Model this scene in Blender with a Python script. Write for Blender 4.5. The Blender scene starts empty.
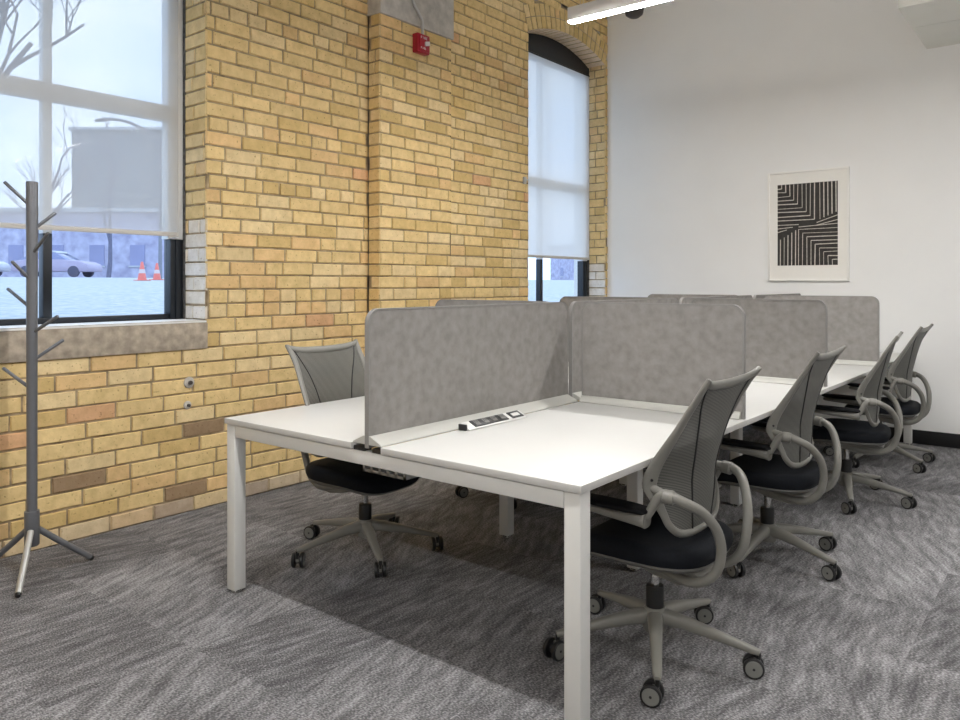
import bpy, bmesh, math, random
from mathutils import Vector, Matrix
PI = math.pi
C = bpy.context.scene.collection
rnd = random.Random(7)

# ------------------------------------------------------------------ materials
MATS = {}
def mat(name, col, rough=.5, metal=0., spec=.5, vary=0., vscale=40., bump=0., bscale=200., col2=None):
    m = bpy.data.materials.new(name); m.use_nodes = True
    nt = m.node_tree; b = nt.nodes['Principled BSDF']
    b.inputs['Base Color'].default_value = (*col, 1)
    b.inputs['Roughness'].default_value = rough
    b.inputs['Metallic'].default_value = metal
    b.inputs['Specular IOR Level'].default_value = spec
    tc = nt.nodes.new('ShaderNodeTexCoord')
    if vary > 0 or col2:
        n = nt.nodes.new('ShaderNodeTexNoise'); n.inputs['Scale'].default_value = vscale
        n.inputs['Detail'].default_value = 5
        nt.links.new(tc.outputs['Object'], n.inputs['Vector'])
        r = nt.nodes.new('ShaderNodeValToRGB')
        c2 = col2 if col2 else tuple(min(1, c*(1+vary)) for c in col)
        c1 = col if col2 else tuple(c*(1-vary) for c in col)
        r.color_ramp.elements[0].position = .3; r.color_ramp.elements[1].position = .7
        r.color_ramp.elements[0].color = (*c1, 1); r.color_ramp.elements[1].color = (*c2, 1)
        nt.links.new(n.outputs['Fac'], r.inputs['Fac'])
        nt.links.new(r.outputs['Color'], b.inputs['Base Color'])
    if bump > 0:
        n2 = nt.nodes.new('ShaderNodeTexNoise'); n2.inputs['Scale'].default_value = bscale
        n2.inputs['Detail'].default_value = 4
        nt.links.new(tc.outputs['Object'], n2.inputs['Vector'])
        bp = nt.nodes.new('ShaderNodeBump'); bp.inputs['Strength'].default_value = bump
        bp.inputs['Distance'].default_value = .002
        nt.links.new(n2.outputs['Fac'], bp.inputs['Height'])
        nt.links.new(bp.outputs['Normal'], b.inputs['Normal'])
    MATS[name] = m
    return m
def emis(name, col, s):
    m = bpy.data.materials.new(name); m.use_nodes = True
    nt = m.node_tree; nt.nodes.clear()
    e = nt.nodes.new('ShaderNodeEmission'); e.inputs['Color'].default_value = (*col, 1); e.inputs['Strength'].default_value = s
    o = nt.nodes.new('ShaderNodeOutputMaterial'); nt.links.new(e.outputs[0], o.inputs[0])
    MATS[name] = m; return m

mat('wall_paint', (.90, .90, .89), .75, vary=.012, vscale=3, bump=.05)
mat('ceiling_paint', (.85, .85, .84), .9, vary=.03, vscale=4)
mat('laminate_white', (.64, .635, .615), .38, vary=.006, vscale=8)
mat('edge_shade', (.53, .52, .50), .5)  # desktop sides greyer than the top: their shade is put into the colour
mat('white_metal', (.69, .685, .66), .42, vary=.01, vscale=20)
mat('rail_white', (.46, .455, .42), .4, vary=.01, vscale=20)
mat('tray_metal', (.50, .50, .49), .45, .3)
mat('felt', (.27, .255, .243), .95, spec=.1, vary=.13, vscale=26, bump=.5, bscale=500)
mat('felt_edge', (.24, .23, .22), .6, vary=.05, vscale=60)
mat('chair_grey', (.215, .209, .188), .42, vary=.02, vscale=40)
mat('chair_dark_grey', (.13, .128, .12), .45, vary=.03)
mat('seat_black', (.006, .0075, .011), .75, spec=.2, vary=.2, vscale=120, bump=.2, bscale=600)
mat('pad_black', (.005, .005, .006), .7, spec=.2, vary=.1)
mat('sleeve_grey', (.014, .014, .014), .4)
mat('plastic_black', (.013, .013, .014), .4, vary=.1)
mat('hub_grey', (.20, .20, .185), .45, vary=.04)
mat('steel', (.55, .55, .54), .25, 1.)
mat('rack_grey', (.165, .17, .185), .42, .35, vary=.03)
mat('foot_metal', (.5, .5, .49), .35, .5, vary=.03)
mat('frame_black', (.010, .013, .018), .4, vary=.15, vscale=6)
mat('frame_lightened', (.88, .88, .87), .5, vary=.01)  # dark frame lightened in colour to imitate brightness through the blind
mat('concrete', (.52, .485, .44), .9, vary=.18, vscale=14, bump=.8, bscale=60)
mat('sill_paint', (.80, .79, .77), .6, vary=.03, vscale=8)
mat('sill_stone', (.42, .355, .28), .95, vary=.28, vscale=22, bump=.9, bscale=70)
mat('mortar', (.36, .275, .17), .95, vary=.4, vscale=18, bump=.5)
mat('caulk', (.10, .095, .09), .9, vary=.5, vscale=40, bump=.6)
mat('baseboard_black', (.006, .006, .007), .5, vary=.1)
mat('lamp_body', (.72, .70, .69), .45)
mat('soffit_paint', (.80, .80, .75), .7, vary=.015, vscale=5)
mat('alarm_red', (.42, .012, .03), .4, vary=.04)
mat('alarm_clear', (.80, .72, .74), .25)
mat('conduit_grey', (.55, .54, .53), .4, .3)
mat('frame_white', (.90, .885, .85), .5)
mat('mat_board', (.90, .88, .83), .8, vary=.01)
mat('ink', (.040, .036, .033), .8, vary=.25, vscale=30)
mat('paper_line', (.62, .58, .52), .8, vary=.2, vscale=60)
mat('dark_brown', (.06, .048, .042), .5, vary=.1)
mat('snow', (.56, .545, .53), .8, col2=(.27, .33, .35), vscale=7)
mat('road', (.44, .44, .48), .8, vary=.08, vscale=.4)
mat('bark', (.13, .13, .16), .9, vary=.15, vscale=9)
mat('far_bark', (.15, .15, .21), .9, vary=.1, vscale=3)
mat('house_lavender', (.30, .29, .41), .9, col2=(.52, .52, .66), vscale=1.3)
mat('house_grey', (.24, .255, .285), .9, vary=.05, vscale=.2)
mat('pane_dark', (.25, .26, .42), .3, vary=.1, vscale=.5)
mat('car_lilac', (.36, .32, .43), .35, vary=.04, vscale=2)
mat('car_white', (.5, .52, .58), .35, vary=.04, vscale=2)
mat('car_glass', (.20, .22, .36), .1)
mat('tyre', (.08, .08, .12), .8)
mat('snow_cap', (.47, .49, .53), .8, vary=.03, vscale=3)
mat('cone_orange', (.70, .17, .14), .5, vary=.05, vscale=3)
mat('cone_white', (.6, .5, .5), .5)
mat('lamp_grey', (.20, .21, .25), .5)
emis('lamp_glow', (1., .985, .965), 104.)

# printed brick: base tint per brick lives in the mesh, grain from noise
def brick_mat():
    m = bpy.data.materials.new('brick'); m.use_nodes = True; nt = m.node_tree; b = nt.nodes['Principled BSDF']
    a = nt.nodes.new('ShaderNodeAttribute'); a.attribute_name = 'tint'
    tc = nt.nodes.new('ShaderNodeTexCoord')
    n = nt.nodes.new('ShaderNodeTexNoise'); n.inputs['Scale'].default_value = 16; n.inputs['Detail'].default_value = 8; n.inputs['Roughness'].default_value = .65
    nt.links.new(tc.outputs['Object'], n.inputs['Vector'])
    r = nt.nodes.new('ShaderNodeValToRGB')
    r.color_ramp.elements[0].position = .28; r.color_ramp.elements[0].color = (.82, .79, .74, 1)
    r.color_ramp.elements[1].position = .70; r.color_ramp.elements[1].color = (1.06, 1.06, 1.08, 1)
    nt.links.new(n.outputs['Fac'], r.inputs['Fac'])
    mx = nt.nodes.new('ShaderNodeMix'); mx.data_type = 'RGBA'; mx.blend_type = 'MULTIPLY'; mx.inputs[0].default_value = 1
    nt.links.new(a.outputs['Color'], mx.inputs[6]); nt.links.new(r.outputs['Color'], mx.inputs[7])
    # small pits
    n3 = nt.nodes.new('ShaderNodeTexNoise'); n3.inputs['Scale'].default_value = 70; n3.inputs['Detail'].default_value = 3
    nt.links.new(tc.outputs['Object'], n3.inputs['Vector'])
    r3 = nt.nodes.new('ShaderNodeValToRGB'); r3.color_ramp.elements[0].position = .24; r3.color_ramp.elements[0].color = (.50, .42, .33, 1)
    r3.color_ramp.elements[1].position = .36; r3.color_ramp.elements[1].color = (1, 1, 1, 1)
    nt.links.new(n3.outputs['Fac'], r3.inputs['Fac'])
    mx2 = nt.nodes.new('ShaderNodeMix'); mx2.data_type = 'RGBA'; mx2.blend_type = 'MULTIPLY'; mx2.inputs[0].default_value = 1
    nt.links.new(mx.outputs[2], mx2.inputs[6]); nt.links.new(r3.outputs['Color'], mx2.inputs[7])
    nt.links.new(mx2.outputs[2], b.inputs['Base Color'])
    b.inputs['Roughness'].default_value = .85; b.inputs['Specular IOR Level'].default_value = .25
    bp = nt.nodes.new('ShaderNodeBump'); bp.inputs['Strength'].default_value = .6; bp.inputs['Distance'].default_value = .004
    nt.links.new(n.outputs['Fac'], bp.inputs['Height']); nt.links.new(bp.outputs['Normal'], b.inputs['Normal'])
    MATS['brick'] = m
brick_mat()

def carpet_mat():
    m = bpy.data.materials.new('carpet'); m.use_nodes = True; nt = m.node_tree; b = nt.nodes['Principled BSDF']
    N, L = nt.nodes.new, nt.links.new
    tc = N('ShaderNodeTexCoord')
    # half-metre carpet tiles, each with its own turn of the streaks
    sc = N('ShaderNodeVectorMath'); sc.operation = 'SCALE'; sc.inputs['Scale'].default_value = 2.0
    L(tc.outputs['Object'], sc.inputs[0])
    fl = N('ShaderNodeVectorMath'); fl.operation = 'FLOOR'; L(sc.outputs[0], fl.inputs[0])
    wn = N('ShaderNodeTexWhiteNoise'); wn.noise_dimensions = '2D'; L(fl.outputs[0], wn.inputs['Vector'])
    st = N('ShaderNodeMath'); st.operation = 'MULTIPLY'; st.inputs[1].default_value = 4.0; L(wn.outputs['Value'], st.inputs[0])
    fl2 = N('ShaderNodeMath'); fl2.operation = 'FLOOR'; L(st.outputs[0], fl2.inputs[0])
    ang = N('ShaderNodeMath'); ang.operation = 'MULTIPLY_ADD'; ang.inputs[1].default_value = -.21; ang.inputs[2].default_value = -1.36
    L(fl2.outputs[0], ang.inputs[0])
    # offset the noise per tile
    off = N('ShaderNodeVectorMath'); off.operation = 'MULTIPLY_ADD'; off.inputs[1].default_value = (7.3, 4.1, 0)
    L(fl.outputs[0], off.inputs[0]); L(tc.outputs['Object'], off.inputs[2])
    vr = N('ShaderNodeVectorRotate'); vr.rotation_type = 'Z_AXIS'; L(tc.outputs['Object'], vr.inputs['Vector']); L(ang.outputs[0], vr.inputs['Angle'])
    ad = N('ShaderNodeVectorMath'); ad.operation = 'MULTIPLY_ADD'; ad.inputs[1].default_value = (7.3, 4.1, 0)
    L(fl.outputs[0], ad.inputs[0]); L(vr.outputs[0], ad.inputs[2])
    mp = N('ShaderNodeMapping'); mp.inputs['Scale'].default_value = (5.2, 24, 1); L(ad.outputs[0], mp.inputs['Vector'])
    n1 = N('ShaderNodeTexNoise'); n1.inputs['Scale'].default_value = 1.; n1.inputs['Detail'].default_value = 5; n1.inputs['Roughness'].default_value = .6
    L(mp.outputs[0], n1.inputs['Vector'])
    n2 = N('ShaderNodeTexNoise'); n2.inputs['Scale'].default_value = 2.6; n2.inputs['Detail'].default_value = 3
    L(tc.outputs['Object'], n2.inputs['Vector'])
    # loop rows
    mp3 = N('ShaderNodeMapping'); mp3.inputs['Scale'].default_value = (185, 105, 1); L(vr.outputs[0], mp3.inputs['Vector'])
    n3 = N('ShaderNodeTexNoise'); n3.inputs['Scale'].default_value = 1.; n3.inputs['Detail'].default_value = 2; L(mp3.outputs[0], n3.inputs['Vector'])
    s0 = N('ShaderNodeMath'); s0.operation = 'MULTIPLY_ADD'; s0.inputs[1].default_value = .16; L(wn.outputs['Value'], s0.inputs[0])
    s0b = N('ShaderNodeMath'); s0b.operation = 'MULTIPLY'; s0b.inputs[1].default_value = 1.05; L(n1.outputs['Fac'], s0b.inputs[0]); L(s0b.outputs[0], s0.inputs[2])
    s1 = N('ShaderNodeMath'); s1.operation = 'MULTIPLY_ADD'; s1.inputs[1].default_value = .35; L(n2.outputs['Fac'], s1.inputs[0]); L(s0.outputs[0], s1.inputs[2])
    s2 = N('ShaderNodeMath'); s2.operation = 'MULTIPLY_ADD'; s2.inputs[1].default_value = 1.45; L(n3.outputs['Fac'], s2.inputs[0]); L(s1.outputs[0], s2.inputs[2])
    r = N('ShaderNodeValToRGB'); cr = r.color_ramp
    mr = N('ShaderNodeMapRange'); mr.inputs['From Min'].default_value = .90; mr.inputs['From Max'].default_value = 2.06; L(s2.outputs[0], mr.inputs['Value'])
    cr.elements[0].position = 0; cr.elements[0].color = (.020, .020, .023, 1)
    cr.elements[1].position = 1; cr.elements[1].color = (.50, .49, .50, 1)
    e = cr.elements.new(.45); e.color = (.138, .135, .139, 1)
    L(mr.outputs[0], r.inputs['Fac']); L(r.outputs['Color'], b.inputs['Base Color'])
    b.inputs['Roughness'].default_value = .98; b.inputs['Specular IOR Level'].default_value = .1
    bp = N('ShaderNodeBump'); bp.inputs['Strength'].default_value = .5; bp.inputs['Distance'].default_value = .003
    L(n3.outputs['Fac'], bp.inputs['Height']); L(bp.outputs['Normal'], b.inputs['Normal'])
    MATS['carpet'] = m
carpet_mat()

def glass_mat():
    m = bpy.data.materials.new('glass'); m.use_nodes = True; nt = m.node_tree; nt.nodes.clear(); N, L = nt.nodes.new, nt.links.new
    t = N('ShaderNodeBsdfTransparent'); t.inputs[0].default_value = (.96, .985, .98, 1)
    g = N('ShaderNodeBsdfGlossy'); g.inputs['Roughness'].default_value = .02
    mx = N('ShaderNodeMixShader'); mx.inputs[0].default_value = .012
    o = N('ShaderNodeOutputMaterial'); L(t.outputs[0], mx.inputs[1]); L(g.outputs[0], mx.inputs[2]); L(mx.outputs[0], o.inputs[0])
    MATS['glass'] = m
glass_mat()
def blind_mat(name, cover, glow):
    m = bpy.data.materials.new(name); m.use_nodes = True; nt = m.node_tree; nt.nodes.clear(); N, L = nt.nodes.new, nt.links.new
    t = N('ShaderNodeBsdfTransparent'); t.inputs[0].default_value = (1, 1, 1, 1)
    d = N('ShaderNodeBsdfDiffuse'); d.inputs[0].default_value = (.80, .80, .79, 1)
    tr = N('ShaderNodeBsdfTranslucent'); tr.inputs[0].default_value = (glow*1.06, glow, glow*.93, 1)
    m1 = N('ShaderNodeMixShader'); m1.inputs[0].default_value = .5
    m2 = N('ShaderNodeMixShader'); m2.inputs[0].default_value = cover
    o = N('ShaderNodeOutputMaterial')
    L(d.outputs[0], m1.inputs[1]); L(tr.outputs[0], m1.inputs[2]); L(t.outputs[0], m2.inputs[1]); L(m1.outputs[0], m2.inputs[2]); L(m2.outputs[0], o.inputs[0])
    MATS[name] = m
blind_mat('blind_fabric', .66, .42); blind_mat('blind_fabric_dense', .92, .88)
mat('blind_bar', (.60, .57, .53), .5)
def mesh_mat():
    m = bpy.data.materials.new('chair_mesh'); m.use_nodes = True; nt = m.node_tree; N, L = nt.nodes.new, nt.links.new
    b = nt.nodes['Principled BSDF']; o = nt.nodes['Material Output']
    b.inputs['Base Color'].default_value = (.19, .187, .168, 1); b.inputs['Roughness'].default_value = .6
    tc = N('ShaderNodeTexCoord')
    w = N('ShaderNodeTexWave'); w.wave_type = 'BANDS'; w.bands_direction = 'Z'; w.inputs['Scale'].default_value = 60; w.inputs['Distortion'].default_value = .0
    L(tc.outputs['Object'], w.inputs['Vector'])
    r = N('ShaderNodeValToRGB'); r.color_ramp.elements[0].position = .25; r.color_ramp.elements[1].position = .6
    r.color_ramp.elements[0].color = (.92, .92, .92, 1); r.color_ramp.elements[1].color = (1, 1, 1, 1)
    L(w.outputs['Fac'], r.inputs['Fac'])
    rc = N('ShaderNodeValToRGB'); rc.color_ramp.elements[0].position = .22; rc.color_ramp.elements[1].position = .62
    rc.color_ramp.elements[0].color = (.024, .025, .023, 1); rc.color_ramp.elements[1].color = (.175, .173, .156, 1)
    L(w.outputs['Fac'], rc.inputs['Fac']); L(rc.outputs['Color'], b.inputs['Base Color'])
    t = N('ShaderNodeBsdfTransparent'); mx = N('ShaderNodeMixShader')
    L(r.outputs['Color'], mx.inputs[0]); L(t.outputs[0], mx.inputs[1]); L(b.outputs[0], mx.inputs[2]); L(mx.outputs[0], o.inputs[0])
    MATS['chair_mesh'] = m
mesh_mat()

# ------------------------------------------------------------------ mesh builder
class MB:
    def __init__(s): s.v = []; s.f = []; s.m = []; s.sm = []; s.c = []; s.slots = []; s.M = Matrix.Identity(4)
    def slot(s, name):
        if name not in s.slots: s.slots.append(name)
        return s.slots.index(name)
    def add(s, vs, fs, m, smooth=False, tint=(1, 1, 1)):
        b = len(s.v); k = s.slot(m)
        s.v += [tuple(s.M @ Vector(p)) for p in vs]
        for f in fs:
            s.f.append(tuple(b+i for i in f)); s.m.append(k); s.sm.append(smooth); s.c.append(tint)
    def box(s, x0, x1, y0, y1, z0, z1, m, tint=(1, 1, 1)):
        vs = [(x, y, z) for x in (x0, x1) for y in (y0, y1) for z in (z0, z1)]
        fs = [(0, 1, 3, 2), (4, 6, 7, 5), (0, 4, 5, 1), (2, 3, 7, 6), (0, 2, 6, 4), (1, 5, 7, 3)]
        s.add(vs, fs, m, False, tint)
    def quad(s, a, b, c, d, m, tint=(1, 1, 1)): s.add([a, b, c, d], [(0, 1, 2, 3)], m, False, tint)
    def sweep(s, pts, ra, m, rb=None, nrm=None, n=12, closed=False, caps=True, sq=1.0):
        """sweep an ellipse (ra across, rb along the normal) along pts"""
        P = [Vector(p) for p in pts]; N = len(P)
        if not hasattr(ra, '__len__'): ra = [ra]*N
        if rb is None: rb = ra
        if not hasattr(rb, '__len__'): rb = [rb]*N
        T = []
        for i in range(N):
            if closed: t = P[(i+1) % N]-P[i-1]
            else: t = P[min(i+1, N-1)]-P[max(i-1, 0)]
            T.append(t.normalized())
        if nrm is None:
            u = T[0].orthogonal().normalized(); NR = [u]
            for i in range(1, N):
                q = T[i-1].rotation_difference(T[i]); u = q @ u; NR.append(u.normalized())
        else: NR = [Vector(q) for q in nrm]
        vs = []
        for i in range(N):
            nn = (NR[i]-T[i]*NR[i].dot(T[i])).normalized(); bb = T[i].cross(nn)
            for k in range(n):
                a = 2*PI*k/n; ca, sa = math.cos(a), math.sin(a)
                if sq != 1.0:
                    ca = math.copysign(abs(ca)**sq, ca); sa = math.copysign(abs(sa)**sq, sa)
                vs.append(tuple(P[i]+bb*(ra[i]*ca)+nn*(rb[i]*sa)))
        fs = []
        for i in range(N if closed else N-1):
            j = (i+1) % N
            for k in range(n):
                l = (k+1) % n
                fs.append((i*n+k, i*n+l, j*n+l, j*n+k))
        if caps and not closed:
            fs.append(tuple(reversed(range(n)))); fs.append(tuple((N-1)*n+k for k in range(n)))
        s.add(vs, fs, m, True)
    def lathe(s, prof, m, n=24, axis='z', origin=(0, 0, 0)):
        vs = []; ox, oy, oz = origin
        for r, h in prof:
            for k in range(n):
                a = 2*PI*k/n; x, y = r*math.cos(a), r*math.sin(a)
                vs.append({'z': (ox+x, oy+y, oz+h), 'y': (ox+x, oy+h, oz+y), 'x': (ox+h, oy+x, oz+y)}[axis])
        fs = []
        for i in range(len(prof)-1):
            for k in range(n):
                l = (k+1) % n
                fs.append((i*n+k, i*n+l, (i+1)*n+l, (i+1)*n+k))
        fs.append(tuple(reversed(range(n)))); fs.append(tuple((len(prof)-1)*n+k for k in range(n)))
        s.add(vs, fs, m, True)
    def grid(s, fn, nu, nv, m, smooth=True, flip=False):
        vs = [fn(i/nu, j/nv) for j in range(nv+1) for i in range(nu+1)]
        fs = []
        for j in range(nv):
            for i in range(nu):
                a = j*(nu+1)+i; q = (a, a+1, a+nu+2, a+nu+1)
                fs.append(tuple(reversed(q)) if flip else q)
        s.add(vs, fs, m, smooth)
    def prism(s, poly, fn, d0, d1, m):
        """poly (u,v) extruded: fn(u,v,d) -> 3D"""
        n = len(poly)
        vs = [fn(u, v, d0) for u, v in poly]+[fn(u, v, d1) for u, v in poly]
        fs = [tuple(range(n)), tuple(reversed(range(n, 2*n)))]+[(i, i+n, (i+1) % n+n, (i+1) % n) for i in range(n)]
        s.add(vs, fs, m)
    def build(s, name, parent=None, bevel=0., seg=2, sharp=40, tint=False, fixn=True):
        me = bpy.data.meshes.new(name); me.from_pydata(s.v, [], s.f)
        for k in s.slots: me.materials.append(MATS[k])
        me.polygons.foreach_set('material_index', s.m); me.polygons.foreach_set('use_smooth', s.sm)
        if tint:
            at = me.color_attributes.new('tint', 'FLOAT_COLOR', 'CORNER'); buf = []
            for p, c in zip(me.polygons, s.c): buf += [c[0], c[1], c[2], 1.]*p.loop_total
            at.data.foreach_set('color', buf)
        if bevel > 0 or fixn:
            bm = bmesh.new(); bm.from_mesh(me)
            if fixn: bmesh.ops.recalc_face_normals(bm, faces=bm.faces)
            if bevel > 0:
                es = [e for e in bm.edges if len(e.link_faces) == 2 and e.calc_face_angle() > math.radians(35)]
                bmesh.ops.bevel(bm, geom=es, offset=bevel, segments=seg, affect='EDGES', profile=.5, clamp_overlap=True)
                for f in bm.faces: f.smooth = True
            bm.to_mesh(me); bm.free()
        me.update(); me.set_sharp_from_angle(angle=math.radians(sharp))
        o = bpy.data.objects.new(name, me); C.objects.link(o)
        if parent: o.parent = parent
        return o

def tag(o, label=None, cat=None, group=None, kind=None):
    if label: o['label'] = label
    if cat: o['category'] = cat
    if group: o['group'] = group
    if kind: o['kind'] = kind
    return o
def thing(name, loc=(0, 0, 0), rz=0., label=None, cat=None, group=None, kind=None):
    o = bpy.data.objects.new(name, None); C.objects.link(o); o.location = loc; o.rotation_euler = (0, 0, rz); o.empty_display_size = .1
    return tag(o, label, cat, group, kind)
def copy_tree(o, parent=None):
    c = o.copy(); C.objects.link(c)
    if parent: c.parent = parent
    for ch in list(o.children): copy_tree(ch, c)
    return c
def catmull(P, k=6, closed=False):
    P = [Vector(p) for p in P]; out = []; N = len(P)
    for i in range(N if closed else N-1):
        if closed: a, b, c, d = P[i-1], P[i], P[(i+1) % N], P[(i+2) % N]
        else: a, b, c, d = P[max(i-1, 0)], P[i], P[i+1], P[min(i+2, N-1)]
        for j in range(k):
            t = j/k
            out.append(.5*((2*b)+(c-a)*t+(2*a-5*b+4*c-d)*t*t+(3*b-a-3*c+d)*t**3))
    if not closed: out.append(P[-1])
    return out
def lerp(tab, x):
    if x <= tab[0][0]: return tab[0][1]
    for (a, fa), (b, fb) in zip(tab, tab[1:]):
        if x <= b: return fa+(fb-fa)*(x-a)/(b-a)
    return tab[-1][1]

# ------------------------------------------------------------------ room
XW, XC, XP = -4.02, -3.94, -3.905         # brick face left of the pier, right of it, and the pier
YF, ZC, XR, YB = 7.08, 4.5, 4.6, -5.0
CH, BL, JT = .0845, .252, .0080             # brick course, brick pitch, joint
W1 = dict(c=1.667, h=.818, z0=1.09, zs=3.57, rise=.15)
W2 = dict(c=6.335, h=.695, z0=1.00, zs=3.57, rise=.14)
RING = .225
def arch(w):
    R = (w['h']**2+w['rise']**2)/(2*w['rise']); return R, w['zs']+w['rise']-R
def opening(w, z, ring=True):
    if z < w['z0']-.13: return None
    R, zc = arch(w)
    if z < w['zs']: return w['h']
    t = math.asin(w['h']/R); g = RING if ring else 0
    zo = zc+(R+g)*math.cos(t)
    if ring and z < zo: return w['h']+(z-w['zs'])*math.tan(t)
    q = (R+g)**2-(z-zc)**2
    return math.sqrt(q) if q > 0 and z < zc+R+g else None

def btint(r, y, z, kind='wall'):
    base = (.815, .615, .300); p = r.random()
    if p < .10: base = (.80, .56, .275)
    elif p < .22: base = (.72, .525, .23)
    elif p < .42: base = (.84, .66, .365)
    elif p < .432: base = (.72, .44, .24)
    k = r.uniform(.93, 1.07); c = [v*k for v in base]
    if z < .75 and kind == 'wall':
        q = r.random()
        if q < .22*(1-z/.8): c = [.36*k, .25*k, .15*k]
        if z < .10:
            w = r.uniform(.2, .75); c = [v*(1-w)+u*w for v, u in zip(c, (.66, .58, .48))]
    if kind == 'white':
        w = r.uniform(.75, 1); c = [v*(1-w)+u*w for v, u in zip(c, (.82, .78, .72))]
    if kind == 'cream':
        w = r.uniform(.05, .3); c = [v*(1-w)+u*w for v, u in zip(c, (.84, .70, .46))]
    if kind == 'soffit':
        c = [.86*k, .70*k, .53*k]
    return tuple(c)

def bricks(mb, P, wid, courses, z0, cut, r, kind=lambda y, z: 'wall', u_off=0., half=.0):
    """P(u, z, d): point at u along, z up, d out of the mortar plane."""
    for k in range(courses):
        za, zb = z0+k*CH, z0+(k+1)*CH
        ivs = cut((za+zb)/2, wid)
        for (ua, ub) in ivs:
            mb.quad(P(ua, za, 0), P(ub, za, 0), P(ub, zb, 0), P(ua, zb, 0), 'mortar')
            hdr = r.random() < .08
            pitch = BL/2 if hdr else BL
            u = -BL*2+u_off+(.25*BL if hdr else (0 if k % 2 else BL/2))+r.uniform(-.008, .008)
            while u < ub:
                w = pitch*(r.uniform(.94, 1.06) if not hdr else r.uniform(.97, 1.03))
                if not hdr and r.random() < .06: w *= .5
                a, b = max(u, ua), min(u+w, ub); u += w
                if b-a < .028: continue
                j = JT/2*r.uniform(.7, 1.25)
                aa, bb = a+(j if a > ua else 0), b-(j if b < ub else 0)
                zl, zh = za+JT/2*r.uniform(.6, 1.3), zb-JT/2*r.uniform(.6, 1.3)
                d = .0075+r.uniform(-.002, .003); e = .0045
                q = lambda: r.uniform(-.0018, .0018)
                B = [P(aa, zl, -.002), P(bb, zl, -.002), P(bb, zh, -.002), P(aa, zh, -.002)]
                F = [P(aa+e+q(), zl+e+q(), d), P(bb-e+q(), zl+e+q(), d), P(bb-e+q(), zh-e+q(), d), P(aa+e+q(), zh-e+q(), d)]
                mb.add(B+F, [(4, 5, 6, 7), (0, 1, 5, 4), (1, 2, 6, 5), (2, 3, 7, 6), (3, 0, 4, 7)], 'brick', False, btint(r, P(a, za, 0)[1], (za+zb)/2, kind(a, za)))

def cut_with(wins, y0):
    def f(z, wid):
        ivs = [(y0, y0+wid)]
        for w in wins:
            h = opening(w, z)
            if h is None: continue
            a, b = w['c']-h, w['c']+h; nv = []
            for p, q in ivs:
                if b <= p or a >= q: nv.append((p, q)); continue
                if a > p: nv.append((p, a))
                if b < q: nv.append((b, q))
            ivs = nv
        return ivs
    return f
full = lambda z, wid: [(0, wid)]
NC = int(ZC/CH)+1

wl = MB(); r1 = random.Random(3)
D = .0075
# left of the pier (with the near window), right of it (with the arched window)
bricks(wl, lambda u, z, d: (XW-D+d, u, z), 5.365, NC, 0, cut_with([W1], -1.6), r1, u_off=-1.6)
bricks(wl, lambda u, z, d: (XC-D+d, u, z), YF-4.54, NC, 0, cut_with([W2], 4.54), r1, u_off=4.5)
# the pier: face and its two returns
bricks(wl, lambda u, z, d: (XP-D+d, 3.765+u, z), .775, 38, 0, full, r1)
bricks(wl, lambda u, z, d: (XW+u, 3.765+D-d, z), XP-XW, 38, 0, full, r1)
bricks(wl, lambda u, z, d: (XP-u, 4.54-D+d, z), XP-XC, 38, 0, full, r1)
# jambs
k0 = int(W1['z0']/CH)
def jkind(lim): return lambda u, z: 'white' if z < lim-r1.uniform(0, .15) else ('cream' if r1.random() < .8 else 'wall')
nj = int((3.66-W1['z0'])/CH)
yj = W1['c']+W1['h']
bricks(wl, lambda u, z, d: (XW-.262+u, yj+D-d, z), .262, nj, W1['z0'], full, r1, jkind(1.72))
yj0 = W1['c']-W1['h']
bricks(wl, lambda u, z, d: (XW-.262+u, yj0-D+d, z), .262, nj, W1['z0'], full, r1, jkind(1.72))
yk = W2['c']+W2['h']
bricks(wl, lambda u, z, d: (XC-.24+u, yk+D-d, z), .24, int((3.62-W2['z0'])/CH), W2['z0'], full, r1, jkind(1.55))
yk0 = W2['c']-W2['h']
bricks(wl, lambda u, z, d: (XC-.24+u, yk0-D+d, z), .24, int((3.62-W2['z0'])/CH), W2['z0'], full, r1, jkind(1.55))
# arches: two rings of headers on end, the inner one showing its soffit
def arch_rings(w, X):
    R, zc = arch(w); t = math.asin(w['h']/R); n = int(2*t*R/.079)
    for ring, (ra, rb) in enumerate(((R, R+.108), (R+.116, R+.222))):
        for i in range(n):
            a0 = -t+2*t*i/n; a1 = -t+2*t*(i+1)/n; g = .10*(a1-a0)
            def pt(a, rr, x): return (x, w['c']+rr*math.sin(a), zc+rr*math.cos(a))
            x0, x1 = X-.24, X+r1.uniform(-.002, .002)
            vs = [pt(a, rr, x) for x in (x0, x1) for a in (a0+g, a1-g) for rr in (ra, rb)]
            col = btint(r1, 0, 3, 'wall')
            wl.add(vs, [(4, 6, 7, 5), (0, 4, 5, 1), (2, 3, 7, 6), (1, 5, 7, 3)], 'brick', False, col)
            wl.add(vs, [(0, 2, 6, 4)], 'brick', False, btint(r1, 0, 3, 'soffit'))
    m = 24
    for i in range(m):
        a0 = -t+2*t*i/m; a1 = -t+2*t*(i+1)/m
        q = lambda a, rr, x: (x, w['c']+rr*math.sin(a), zc+rr*math.cos(a))
        wl.quad(q(a0, R+.004, X-.006), q(a1, R+.004, X-.006), q(a1, R+RING+.02, X-.006), q(a0, R+RING+.02, X-.006), 'mortar')
        wl.quad(q(a0, R+.004, X-.25), q(a1, R+.004, X-.25), q(a1, R+.004, X-.006), q(a0, R+.004, X-.006), 'mortar')
arch_rings(W1, XW); arch_rings(W2, XC)
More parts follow.
